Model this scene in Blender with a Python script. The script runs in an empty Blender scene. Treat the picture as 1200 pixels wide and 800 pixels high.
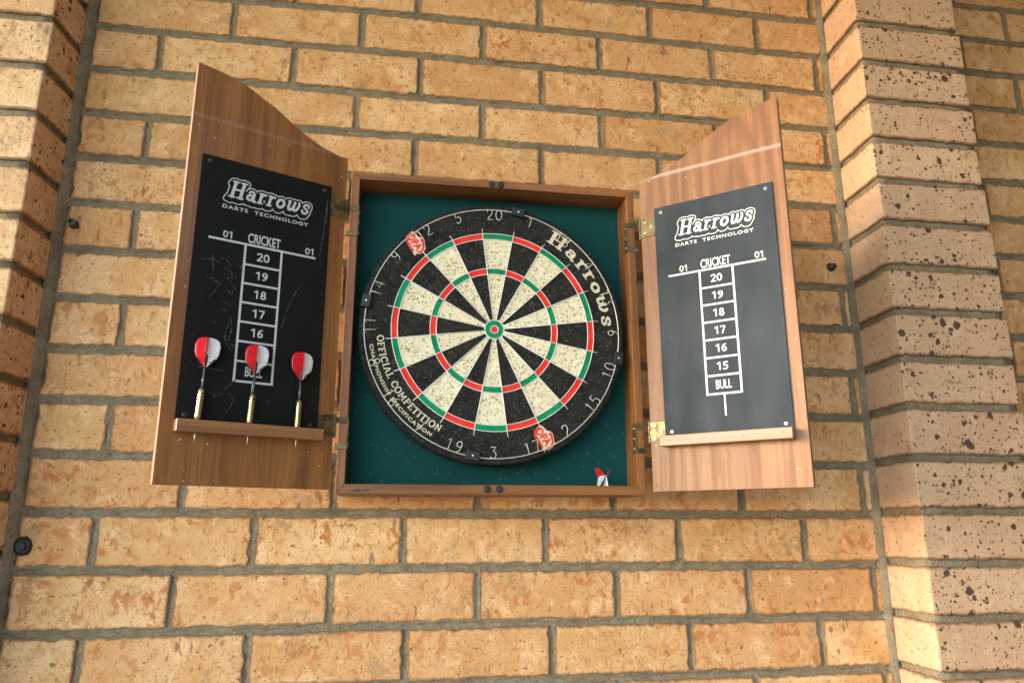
import bpy, bmesh, math, random
import numpy as np
from mathutils import Vector, Matrix
R = math.radians
sc = bpy.context.scene
col = sc.collection

# ------------------------------------------------------------------ camera, sky, sun, exposure
cam_d = bpy.data.cameras.new('camera'); cam = bpy.data.objects.new('camera', cam_d); col.objects.link(cam)
cam.location = (-0.26864, -1.29554, 0.22985)
cam.rotation_euler = (1.8158980, 0.0017197, -0.1586297)
cam_d.sensor_width = 36.0; cam_d.lens = 884.413 / 1200 * 36
cam_d.clip_start = 0.02; cam_d.clip_end = 2000
sc.camera = cam

SUN_EL, SUN_BETA = R(12), R(2.5)         # low sun on the left, almost along the wall
w = bpy.data.worlds.new("World"); sc.world = w; w.use_nodes = True
nt = w.node_tree; bg = nt.nodes['Background']
sky = nt.nodes.new('ShaderNodeTexSky'); sky.sky_type = 'NISHITA'; sky.sun_disc = False
sky.sun_elevation = SUN_EL
sun_dir = Vector((-math.cos(SUN_EL) * math.cos(SUN_BETA), -math.cos(SUN_EL) * math.sin(SUN_BETA), math.sin(SUN_EL)))
sky.sun_rotation = math.atan2(sun_dir.x, sun_dir.y)
sky.air_density = 1.0; sky.dust_density = .6; sky.ozone_density = 1.0
tint = nt.nodes.new('ShaderNodeMix'); tint.data_type = 'RGBA'; tint.blend_type = 'MULTIPLY'; tint.inputs[0].default_value = 1   # white balance
tint.inputs[7].default_value = (1.0, 1.0, 1.02, 1)
nt.links.new(sky.outputs[0], tint.inputs[6]); nt.links.new(tint.outputs[2], bg.inputs[0]); bg.inputs[1].default_value = 0.15
sun_d = bpy.data.lights.new('sun', 'SUN'); sun_d.energy = .5; sun_d.angle = R(18); sun_d.color = (1.0, 0.97, 0.93)
sun = bpy.data.objects.new('sun', sun_d); col.objects.link(sun)
sun.rotation_euler = sun_dir.to_track_quat('Z', 'Y').to_euler(); sun.location = (-3, -0.3, 2)
sc.view_settings.view_transform = 'Standard'; sc.view_settings.look = 'None'
sc.view_settings.gamma = 1.0; sc.view_settings.use_curve_mapping = False
sc.view_settings.exposure = 3.3
sc.render.engine = 'CYCLES'; sc.cycles.use_denoising = True
sc.cycles.max_bounces = 6

# ------------------------------------------------------------------ node helper
class Mat:
    def __init__(s, name, rough=0.6, spec=0.5, metal=0.0):
        s.m = bpy.data.materials.new(name); s.m.use_nodes = True; s.t = s.m.node_tree
        s.b = s.t.nodes['Principled BSDF']
        s.b.inputs['Roughness'].default_value = rough; s.b.inputs['Metallic'].default_value = metal
        s.b.inputs['Specular IOR Level'].default_value = spec
    def n(s, typ, **kw):
        nd = s.t.nodes.new(typ)
        for k, v in kw.items(): setattr(nd, k, v)
        return nd
    def set(s, sock, v):
        if isinstance(v, bpy.types.NodeSocket): s.t.links.new(v, sock)
        elif isinstance(v, (tuple, list)) and len(v) == 3 and sock.type == 'RGBA': sock.default_value = (*v, 1)
        else: sock.default_value = v
    def math(s, op, a, b=0.0, c=0.0, clamp=False):
        nd = s.n('ShaderNodeMath', operation=op, use_clamp=clamp)
        s.set(nd.inputs[0], a); s.set(nd.inputs[1], b); s.set(nd.inputs[2], c); return nd.outputs[0]
    def pos(s, scale=(1, 1, 1), kind='world', rot=(0, 0, 0)):
        if kind == 'world': src = s.n('ShaderNodeNewGeometry').outputs['Position']
        else: src = s.n('ShaderNodeTexCoord').outputs['Object']
        mp = s.n('ShaderNodeMapping'); s.set(mp.inputs['Vector'], src)
        mp.inputs['Scale'].default_value = scale; mp.inputs['Rotation'].default_value = rot
        return mp.outputs[0]
    def noise(s, vec, scale, detail=4, rough=0.55, dist=0.0):
        nd = s.n('ShaderNodeTexNoise'); s.set(nd.inputs['Vector'], vec); nd.inputs['Scale'].default_value = scale
        nd.inputs['Detail'].default_value = detail; nd.inputs['Roughness'].default_value = rough
        nd.inputs['Distortion'].default_value = dist; return nd.outputs['Fac']
    def vor(s, vec, scale):
        nd = s.n('ShaderNodeTexVoronoi'); s.set(nd.inputs['Vector'], vec); nd.inputs['Scale'].default_value = scale
        return nd.outputs['Distance'], nd.outputs['Color']
    def ramp(s, v, lo, hi, a=0.0, b=1.0):
        nd = s.n('ShaderNodeMapRange', clamp=True, interpolation_type='SMOOTHSTEP'); s.set(nd.inputs[0], v)
        s.set(nd.inputs[1], lo); s.set(nd.inputs[2], hi)
        nd.inputs[3].default_value = a; nd.inputs[4].default_value = b; return nd.outputs[0]
    def mix(s, f, a, b, mode='MIX'):
        nd = s.n('ShaderNodeMix', data_type='RGBA', blend_type=mode)
        s.set(nd.inputs[0], f); s.set(nd.inputs[6], a); s.set(nd.inputs[7], b); return nd.outputs[2]
    def attr(s, name): return s.n('ShaderNodeAttribute', attribute_name=name).outputs['Fac']
    def rnd(s): return s.n('ShaderNodeObjectInfo').outputs['Random']
    def color(s, v): s.set(s.b.inputs['Base Color'], v)
    def rough(s, v): s.set(s.b.inputs['Roughness'], v)
    def bump(s, h, strength=0.5, dist=0.001):
        nd = s.n('ShaderNodeBump'); nd.inputs['Strength'].default_value = strength
        nd.inputs['Distance'].default_value = dist; s.set(nd.inputs['Height'], h)
        s.t.links.new(nd.outputs[0], s.b.inputs['Normal'])

def simple(name, c, rough=0.5, metal=0.0, spec=0.5, var=0.12, sc_=90, bump=0.0):
    m = Mat(name, rough, spec, metal); p = m.pos(kind='object')
    f = m.noise(p, sc_)
    m.color(m.mix(m.ramp(f, .3, .7), tuple(x * (1 - var) for x in c), tuple(min(1, x * (1 + var)) for x in c)))
    if bump: m.bump(m.noise(p, sc_ * 4), bump, 0.0006)
    return m.m

# ------------------------------------------------------------------ brick and mortar materials
def brick_mat(name, base, alt, patch, spots=0.0, patch_amt=0.6, grime=0.5, bump=0.6, streak=1.0, vary=1.0, inner=False):
    m = Mat(name, 0.82, 0.25)
    P = m.pos(); r = m.rnd()
    # shift the pattern from brick to brick
    add = m.n('ShaderNodeVectorMath', operation='ADD'); m.set(add.inputs[0], P)
    cmb = m.n('ShaderNodeCombineXYZ'); m.set(cmb.inputs[0], m.math('MULTIPLY', r, 7.3)); m.set(cmb.inputs[2], m.math('MULTIPLY', r, 3.1))
    m.set(add.inputs[1], cmb.outputs[0]); V = add.outputs[0]
    c = m.mix(m.ramp(m.noise(V, 14, 5), .38, .62), base, alt)
    tone = m.ramp(r, 0, 1, 0.0, 1.0)
    c = m.mix(m.math('MULTIPLY', m.math('FRACT', m.math('MULTIPLY', r, 17.7)), 0.6 * vary), c, tuple(x * y for x, y in zip(base, (1.02, 0.93, 1.06))))
    c = m.mix(m.math('MULTIPLY', m.math('FRACT', m.math('MULTIPLY', r, 53.1)), 0.6 * vary), c, tuple(x * y for x, y in zip(base, (0.80, 0.70, 0.62))))
    # pale bloom
    c = m.mix(m.ramp(m.noise(V, 24, 5, .6), .52, .66, 0, .45), c, tuple(min(1, x * y) for x, y in zip(alt, (1.12, 1.12, 1.22))))
    # orange and red fired patches, dragged vertically
    mp = m.n('ShaderNodeMapping'); m.set(mp.inputs[0], V); mp.inputs['Scale'].default_value = (1.2, 1.2, .95)
    f = m.math('MULTIPLY', m.ramp(m.noise(mp.outputs[0], 46, 6, .62, .5), .50, .60), m.ramp(m.noise(V, 11, 3), .40, .58))
    pr_ = m.math('MULTIPLY_ADD', m.math('FRACT', m.math('MULTIPLY', r, 31.3)), 1.1, .45)
    c = m.mix(m.math('MULTIPLY', m.math('MULTIPLY', f, patch_amt), pr_, clamp=True), c, patch)
    f = m.math('MULTIPLY', m.ramp(m.noise(mp.outputs[0], 95, 4, .6, .2), .55, .62), m.ramp(m.noise(V, 15, 3), .44, .6))
    c = m.mix(m.math('MULTIPLY', f, patch_amt * .7), c, tuple(x * .75 for x in patch))
    # purple brown streaks
    mp2 = m.n('ShaderNodeMapping'); m.set(mp2.inputs[0], V); mp2.inputs['Scale'].default_value = (1.7, 1.7, .8)
    f = m.math('MULTIPLY', m.ramp(m.noise(mp2.outputs[0], 38, 5, .6), .59, .66), m.ramp(m.noise(V, 8, 3), .45, .62, 0, streak * .75))
    c = m.mix(f, c, (0.17, 0.085, 0.05))
    # grime smears of mortar
    f = m.math('MULTIPLY', m.ramp(m.noise(V, 17, 6, .74), .545, .64), grime)
    c = m.mix(f, c, (0.25, 0.175, 0.10))
    edge = m.attr('edge')
    e = m.ramp(m.math('ADD', m.math('MULTIPLY', edge, .55), m.math('MULTIPLY', m.noise(V, 55, 5, .65), .75)), .66, .90)
    c = m.mix(m.math('MULTIPLY', m.ramp(m.math('ADD', m.math('MULTIPLY', edge, .5), m.math('MULTIPLY', m.noise(V, 70, 5, .7), .8)), .60, .82), .55), c, (0.40, 0.175, 0.06))
    c = m.mix(m.math('MULTIPLY', e, .8), c, (0.20, 0.13, 0.075))
    c = m.mix(m.math('MULTIPLY', m.ramp(m.noise(V, 190, 4, .65, .4), .575, .63), .55 * patch_amt), c, tuple(x * .72 for x in patch))
    # pinholes
    pin = m.ramp(m.noise(V, 330, 3, .6), .56, .66)
    c = m.mix(m.math('MULTIPLY', pin, .6), c, tuple(x * .42 for x in base))
    pit = m.ramp(m.noise(V, 120, 3, .6), .628, .66)
    c = m.mix(m.math('MULTIPLY', pit, .75), c, (0.17, 0.085, 0.04))
    h = m.math('ADD', m.math('MULTIPLY', m.noise(V, 45, 7, .72), 2.8), m.math('MULTIPLY', m.noise(V, 200, 5, .7), 2.0))
    h = m.math('SUBTRACT', h, m.math('MULTIPLY', pit, .5))
    if spots > 0:
        wob = m.n('ShaderNodeVectorMath', operation='MULTIPLY_ADD')
        nz = m.n('ShaderNodeTexNoise'); m.set(nz.inputs['Vector'], V); nz.inputs['Scale'].default_value = 130; nz.inputs['Detail'].default_value = 3
        m.set(wob.inputs[0], nz.outputs['Color']); wob.inputs[1].default_value = (.011, .011, .011); m.set(wob.inputs[2], V)
        tot = None
        for scl, lo, amp in ((36, .60, .95), (66, .48, .85), (150, .40, .80)):
            d, cc = m.vor(wob.outputs[0], scl)
            sep = m.n('ShaderNodeSeparateColor'); m.set(sep.inputs[0], cc)
            rad = m.math('MULTIPLY', m.math('SUBTRACT', sep.outputs[0], m.math('ADD', 1 - (1 - lo) * spots, m.math('MULTIPLY', m.math('FRACT', m.math('MULTIPLY', r, 91.7)), .10))), amp)
            k = m.ramp(m.math('SUBTRACT', rad, d), -.02, .05)
            tot = k if tot is None else m.math('MAXIMUM', tot, k)
        gn = m.n('ShaderNodeNewGeometry'); sn = m.n('ShaderNodeSeparateXYZ'); m.set(sn.inputs[0], gn.outputs['True Normal'])
        fy = m.math('ABSOLUTE', sn.outputs[1])
        tot = m.math('MULTIPLY', tot, m.ramp(fy, .3, .8, 1, .12) if inner else m.ramp(fy, .3, .8, .10, 1))
        c = m.mix(m.math('MULTIPLY', tot, .93), c, m.mix(m.noise(V, 300), (0.018, 0.010, 0.008), (0.10, 0.06, 0.045)))
        # pale raised grit
        g = m.ramp(m.noise(mp.outputs[0], 210, 2, .5), .66, .72)
        c = m.mix(m.math('MULTIPLY', g, .45), c, (.62, .45, .25))
        h = m.math('ADD', h, m.math('MULTIPLY', g, .9)); h = m.math('SUBTRACT', h, m.math('MULTIPLY', tot, .5))
    m.color(c); m.rough(m.ramp(m.noise(V, 80), .3, .7, .7, .95))
    m.bump(h, bump, 0.0016)
    return m.m

M = {}
M['brick'] = brick_mat('cream_brick', (0.67, 0.380, 0.155), (0.79, 0.530, 0.280), (0.50, 0.17, 0.045), grime=.42, patch_amt=.62)
M['brick_left'] = brick_mat('pale_pier_brick', (0.66, 0.445, 0.235), (0.74, 0.54, 0.32), (0.50, 0.22, 0.08), inner=True, spots=.9, patch_amt=.55, grime=.35, bump=.7)
M['brick_right'] = brick_mat('speckled_pier_brick', (0.58, 0.380, 0.235), (0.64, 0.43, 0.270), (0.47, 0.26, 0.11), spots=1.0, patch_amt=.12, grime=.1, vary=.45, bump=.6, streak=.0)
m = Mat('mortar', 0.95, 0.15); P = m.pos()
c = m.mix(m.ramp(m.noise(P, 40, 6, .6), .3, .7), (0.205, 0.165, 0.108), (0.305, 0.255, 0.175))
c = m.mix(m.ramp(m.noise(P, 9, 4), .45, .7, 0, .5), c, (0.15, 0.13, 0.10))
c = m.mix(m.ramp(m.noise(P, 260, 3, .6), .54, .66, 0, .6), c, (0.09, 0.07, 0.05))
c = m.mix(m.ramp(m.noise(P, 330, 2), .60, .68, 0, .5), c, (0.45, 0.41, 0.33))
m.color(c); m.bump(m.math('ADD', m.noise(P, 90, 6, .7), m.math('MULTIPLY', m.noise(P, 420, 3), .8)), 1.0, .0035); M['mortar'] = m.m

# ------------------------------------------------------------------ object helpers
def link(o, parent=None):
    col.objects.link(o)
    if parent is not None: o.parent = parent
    return o
def tag(o, label=None, cat=None, group=None, kind=None):
    for k, v in (('label', label), ('category', cat), ('group', group), ('kind', kind)):
        if v: o[k] = v
    return o
def empty(name, loc, rz=0, parent=None):
    o = bpy.data.objects.new(name, None); o.location = loc; o.rotation_euler = (0, 0, rz); o.empty_display_size = .03
    return link(o, parent)
class MB:
    """collects polygons, builds one mesh object"""
    def __init__(s): s.v = []; s.f = []; s.e = []
    def add(s, vs, fs, edge=None):
        b = len(s.v); s.v += [tuple(v) for v in vs]; s.f += [tuple(b + i for i in f) for f in fs]
        s.e += list(edge) if edge is not None else [0.0] * len(vs)
    def box(s, x0, x1, y0, y1, z0, z1):
        s.add([(x, y, z) for z in (z0, z1) for y in (y0, y1) for x in (x0, x1)],
              [(0, 2, 3, 1), (4, 5, 7, 6), (0, 1, 5, 4), (2, 6, 7, 3), (0, 4, 6, 2), (1, 3, 7, 5)])
    def prism(s, pts, y0, y1):           # outline in xz (counter clockwise seen from -y), y0 front, y1 back
        n = len(pts)
        s.add([(x, y0, z) for x, z in pts] + [(x, y1, z) for x, z in pts],
              [tuple(range(n)), tuple(range(2 * n - 1, n - 1, -1))] + [(i, n + i, n + (i + 1) % n, (i + 1) % n) for i in range(n)])
    def tube(s, path, r, n=6, closed=False):
        P = [Vector(p) for p in path]; N = len(P); rs = r if isinstance(r, (list, tuple)) else [r] * N
        vs = []; fs = []; u = None
        for i in range(N):
            if closed: t = (P[(i + 1) % N] - P[i - 1])
            else: t = P[min(i + 1, N - 1)] - P[max(i - 1, 0)]
            t = t.normalized() if t.length > 1e-9 else Vector((0, 0, 1))
            if u is None:
                u = t.orthogonal().normalized()
            u = (u - t * u.dot(t)).normalized(); v = t.cross(u)
            for k in range(n):
                a = 2 * math.pi * k / n; vs.append(P[i] + (u * math.cos(a) + v * math.sin(a)) * rs[i])
        m_ = N if closed else N - 1
        for i in range(m_):
            j = (i + 1) % N
            for k in range(n): fs.append((i * n + k, i * n + (k + 1) % n, j * n + (k + 1) % n, j * n + k))
        if not closed: fs += [tuple(range(n - 1, -1, -1)), tuple((N - 1) * n + k for k in range(n))]
        s.add(vs, fs)
    def lathe(s, prof, n=20, axis='z', c=(0, 0, 0)):   # prof: (radius, height)
        vs = []; fs = []; N = len(prof)
        for r, h in prof:
            for k in range(n):
                a = 2 * math.pi * k / n; x, y = r * math.cos(a), r * math.sin(a)
                q = (x, y, h) if axis == 'z' else (x, -h, y)
                vs.append((q[0] + c[0], q[1] + c[1], q[2] + c[2]))
        for i in range(N - 1):
            for k in range(n): fs.append((i * n + k, i * n + (k + 1) % n, (i + 1) * n + (k + 1) % n, (i + 1) * n + k))
        fs += [tuple(range(n - 1, -1, -1)), tuple((N - 1) * n + k for k in range(n))]
        s.add(vs, fs)
    def mesh(s, name, mat, smooth=False):
        me = bpy.data.meshes.new(name); me.from_pydata(s.v, [], s.f); me.materials.append(mat)
        if any(s.e):
            a = me.attributes.new('edge', 'FLOAT', 'POINT'); a.data.foreach_set('value', s.e)
        if smooth: me.polygons.foreach_set('use_smooth', [True] * len(me.polygons))
        me.update(); return me
    def build(s, name, mat, parent=None, loc=(0, 0, 0), smooth=False, bevel=0, rot=None, sharp=None):
        o = bpy.data.objects.new(name, s.mesh(name, mat, smooth)); o.location = loc
        if rot: o.rotation_euler = rot
        link(o, parent)
        if sharp is not None:
            bm = bmesh.new(); bm.from_mesh(o.data)
            for e in bm.edges:
                e.smooth = not (len(e.link_faces) == 2 and e.calc_face_angle(0) > sharp)
            bm.to_mesh(o.data); bm.free()
        if bevel:
            b = o.modifiers.new('bevel', 'BEVEL'); b.width = bevel; b.segments = 2; b.limit_method = 'ANGLE'; b.angle_limit = R(40)
        return o

# ------------------------------------------------------------------ the brick wall
JW = {0: [(-0.131, -0.005), (-0.062, -0.0033), (0.08, -0.0062), (0.227, -0.0046), (0.379, -0.005), (0.497, -0.0049)],
 1: [(-0.801, 0.0802), (-0.652, 0.0791), (-0.469, 0.0802), (-0.235, 0.0824), (-0.062, 0.0823), (0.157, 0.0825), (0.387, 0.082), (0.609, 0.0835)],
 2: [(-0.814, 0.1716), (-0.662, 0.1701), (-0.504, 0.1695), (-0.238, 0.1703), (-0.061, 0.1708), (0.16, 0.1702), (0.395, 0.1689), (0.609, 0.1698)],
 3: [(-0.672, 0.2585), (-0.479, 0.2575), (-0.31, 0.2578), (0.088, 0.2563), (0.322, 0.2559), (0.547, 0.257)],
 4: [(-0.809, 0.3486), (-0.682, 0.3462), (0.503, 0.3457), (0.6, 0.3452)],
 5: [(-0.821, 0.4351), (-0.693, 0.4349), (0.504, 0.4337), (0.591, 0.4343)],
 6: [(-0.817, 0.518), (-0.669, 0.5197), (0.513, 0.5205), (0.601, 0.5199)],
 7: [(-0.828, 0.6053), (-0.662, 0.605), (0.504, 0.6048), (0.602, 0.607), (0.962, 0.6056)],
 8: [(-0.823, 0.6903), (-0.66, 0.689), (0.504, 0.6909), (0.603, 0.6915), (0.964, 0.6939), (1.004, 0.694)],
 9: [(-0.818, 0.7758), (-0.655, 0.7729), (0.503, 0.775), (0.608, 0.7785), (0.962, 0.7789), (1.02, 0.7785)],
 10: [(-0.822, 0.8611), (-0.649, 0.8595), (0.506, 0.8617), (0.605, 0.8617), (0.956, 0.8621), (1.035, 0.8615)],
 11: [(-0.822, 0.9462), (-0.65, 0.9434), (-0.457, 0.9452), (-0.342, 0.9484), (-0.06, 0.9464), (0.152, 0.9472), (0.502, 0.9465), (0.605, 0.949), (0.953, 0.9476)],
 12: [(-0.832, 1.032), (-0.651, 1.0333), (-0.539, 1.0323), (-0.345, 1.03), (-0.06, 1.031), (0.199, 1.0336), (0.51, 1.0348), (0.606, 1.0364), (0.956, 1.0378)],
 13: [(-0.826, 1.1205), (-0.546, 1.1182), (-0.309, 1.1221), (-0.06, 1.1214), (0.203, 1.1207), (0.456, 1.1245), (0.59, 1.1196), (0.95, 1.1256), (1.084, 1.1215)],
 14: [(-0.552, 1.2028), (-0.313, 1.2109), (-0.06, 1.2076), (0.207, 1.2083), (0.488, 1.2069), (0.609, 1.2086), (0.952, 1.21)],
 15: [(0.119, 1.2912), (0.351, 1.2969), (0.496, 1.2931), (0.605, 1.2953), (0.957, 1.2948), (1.116, 1.2929)],
 16: [(0.949, 1.3802), (1.133, 1.3822)]}
def jz(k, x):
    if k in JW: return float(np.interp(x, [a for a, b in JW[k]], [b for a, b in JW[k]]))
    if k < 0: return jz(0, x) + .0865 * k
    return jz(16, x) + .0865 * (k - 16)
EVEN = [-0.7170, -0.4760, -0.2420, -0.0020, 0.2340, 0.4720]; ODD = [-0.5940, -0.3560, -0.1190, 0.1180, 0.3560, 0.5960]
PW = {0: [-0.7188, -0.476, -0.2347, 0.0055, 0.2443, 0.4842], 1: [-0.5954, -0.3563, -0.1197, 0.118, 0.3552, 0.5946],
 2: [-0.718, -0.4806, -0.2432, -0.0044, 0.2319, 0.4679], 3: [-0.5956, -0.3589, -0.1211, 0.1166, 0.3544, 0.5913],
 10: [-0.7153, -0.478, -0.2443, -0.0038, 0.2328, .4700], 11: [-0.592, -0.3556, -0.1182, 0.1184, 0.3568, 0.596],
 12: [-0.7115, -0.4745, -0.2393, -0.0004, 0.2367, 0.475], 13: [-0.5891, -0.3529, -0.1178, 0.1185, 0.3595, 0.5932],
 14: [-0.712, -0.480, -0.247, -0.0036, 0.2286, 0.4647]}
XL, XR = -0.8262, 0.6135                  # the recess between the piers
PLX, PLY = -0.8495, -0.0986               # arris of the left pier
PRX, PRY, PRX2 = 0.6125, -0.1229, 0.8385  # arris and far edge of the right pier

Rm = cam.rotation_euler.to_matrix()
def in_view(x, y, z, mx=50):
    q = Rm.transposed() @ (Vector((x, y, z)) - cam.location)
    if q.z > -0.05: return False
    u = 600 + 884.4 * q.x / -q.z; v = 400 - 884.4 * q.y / -q.z
    return -mx < u < 1200 + mx and -mx < v < 800 + mx

def brick_face(mb, rng, x0, x1, z00, z01, z10, z11, yoff, origin):
    """front face with rough rounded outline: rings back / bevel / edge / inner, corners z(x0,bottom) z(x0,top) z(x1,bottom) z(x1,top)"""
    W = x1 - x0; H = z01 - z00
    rc = 0.004; pts = []
    nx = max(2, int(W / .0080)); nz = max(2, int(H / .0080))
    for i in range(nx): pts.append((rc + (W - 2 * rc) * i / (nx - 1) if nx > 1 else W / 2, 0, 0, 1))
    for i in range(nz): pts.append((W, rc + (H - 2 * rc) * i / (nz - 1), -1, 0))
    for i in range(nx): pts.append((W - rc - (W - 2 * rc) * i / (nx - 1), H, 0, -1))
    for i in range(nz): pts.append((0, H - rc - (H - 2 * rc) * i / (nz - 1), 1, 0))
    n = len(pts); ja = [rng.gauss(0, .0009) for _ in range(n)]
    for _ in range(max(1, n // 22)):       # a few chips
        i = rng.randrange(n); d = rng.uniform(.001, .0032); ja[i] += d; ja[(i + 1) % n] += d * .6
    jb = [ja[i] + rng.gauss(0, .0004) for i in range(n)]
    tx, tz = rng.gauss(0, .0035), rng.gauss(0, .006)
    ox, oy, oz = origin
    def ring(inset, y, jit):
        out = []
        for (px, pz, ax, az), j in zip(pts, jit):
            cx = min(px, W - px); cz = min(pz, H - pz)
            d = inset + j
            qx = px + ax * d; qz = pz + az * d
            if inset > .004:
                qx = min(max(qx, inset), W - inset); qz = min(max(qz, inset), H - inset)
            u = qx / W; v = qz / H
            X = x0 + qx; Z = (z00 * (1 - u) + z10 * u) * (1 - v) + (z01 * (1 - u) + z11 * u) * v
            out.append((X - ox, y + yoff + tx * (u - .5) * W + tz * (v - .5) * H - oy, Z - oz))
        return out
    A = ring(0, .016, ja); B = ring(0, .0022, ja); C_ = ring(.0016, .0001, jb); D = ring(.0095, -.0003 , [0] * n)
    fs = []
    for a in range(3):
        for i in range(n):
            j = (i + 1) % n; fs.append((a * n + i, a * n + j, (a + 1) * n + j, (a + 1) * n + i))
    fs.append(tuple(3 * n + i for i in range(n)))
    mb.add(A + B + C_ + D, fs, [1.0] * n + [1.0] * n + [.95] * n + [0.0] * n)

wall = empty('brick_wall', (-.1, 0, -0.005))
tag(wall, 'cream brick wall with recessed grey brown mortar behind the dartboard cabinet', 'wall')
rest = MB(); rng = random.Random(5)
spans = []
for k in range(-4, 19):
    base = PW.get(k, EVEN if k % 2 == 0 else ODD)
    inner = [XL] + [x for x in base if XL + .01 < x < XR - .006] + [XR]
    hj = .0035
    for i in range(len(inner) - 1):
        a = inner[i] + (hj if i else 0); b = inner[i + 1] - (hj if i < len(inner) - 2 else 0)
        if b - a > .008: spans.append((k, a, b))
    out = [x + .24 * n for x in (EVEN if k % 2 == 0 else ODD)[-2:] for n in (1, 2, 3, 4)]
    out = sorted(set(round(x, 3) for x in out if .80 < x < 1.7)); o2 = [out[0]]
    for x in out:
        if x - o2[-1] > .2: o2.append(x)
    for i in range(len(o2) - 1): spans.append((k, o2[i] + hj, o2[i + 1] - hj))
    for i in range(3): 
        x1_ = -1.06 - .24 * i + (0 if k % 2 else .12); spans.append((k, x1_ - .24 + hj, x1_ - hj))
for k, a, b in spans:
    hb = .0047
    z00, z10, z01, z11 = jz(k, a) + hb, jz(k, b) + hb, jz(k + 1, a) - hb, jz(k + 1, b) - hb
    cx, cz = (a + b) / 2, (z00 + z11) / 2
    vis = in_view(cx, 0, cz) or in_view(a, 0, cz, 10) or in_view(b, 0, cz, 10)
    if vis and a > -.9:
        mb = MB(); brick_face(mb, rng, a, b, z00, z01, z10, z11, rng.gauss(0, .0006), (cx, 0, cz))
        mb.build('brick', M['brick'], wall, Vector((cx, 0, cz)) - Vector(wall.location))
    else:
        brick_face(rest, rng, a, b, z00, z01, z10, z11, rng.gauss(0, .0006), (0, 0, 0))
o = rest.build('outer_bricks', M['brick'], wall, -Vector(wall.location)); tag(o, kind='stuff')

# mortar: swept joint strips with a tooled hollow, one part
mb = MB(); rng = random.Random(9)
prof = [(-.0085, .0032), (-.0054, .0014), (-.003, .0030), (0, .0038), (.003, .0028), (.0054, .0010), (.0085, .0032)]
def strip(path, perp, noise=.0008):
    vs = []; n = len(prof)
    sm = [0.0] * n
    for (x, z) in path:
        for q, (o_, y) in enumerate(prof):
            sm[q] = sm[q] * .7 + rng.gauss(0, noise) * .6
            oo = o_ + (sm[q] * .8 if 0 < q < n - 1 else 0)
            vs.append((x + (oo if perp else 0), y + sm[q], z + (0 if perp else oo)))
    fs = []
    for i in range(len(path) - 1):
        for q in range(n - 1):
            f = (i * n + q, (i + 1) * n + q, (i + 1) * n + q + 1, i * n + q + 1)
            fs.append(f if not perp else f[::-1])
    mb.add(vs, fs)
for k in range(-4, 20):
    for (xa, xb) in ((XL - .012, XR + .006), (.80, 1.7), (-1.8, -1.0)):
        n = max(2, int((xb - xa) / .006))
        strip([(xa + (xb - xa) * i / n, jz(k, xa + (xb - xa) * i / n)) for i in range(n + 1)], False)
for (k, a, b) in spans:
    x = b + .0035
    if abs(b - XR) < .002: continue
    za, zb = jz(k, x) + .003, jz(k + 1, x) - .003
    strip([(x + rng.gauss(0, .0002), za + (zb - za) * i / 12) for i in range(13)], True)
mb.add([(-1.8, .0092, -.35), (1.7, .0092, -.35), (1.7, .0092, 1.64), (-1.8, .0092, 1.64)], [(0, 1, 2, 3)])
mb.add([(-1.8, .12, -.35), (1.7, .12, -.35), (1.7, .12, 1.64), (-1.8, .12, 1.64)], [(3, 2, 1, 0)])
mb.box(-1.8, 1.7, .0093, .1199, -1.18, 1.7)
mb.build('mortar', M['mortar'], wall, -Vector(wall.location), smooth=True)

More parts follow.
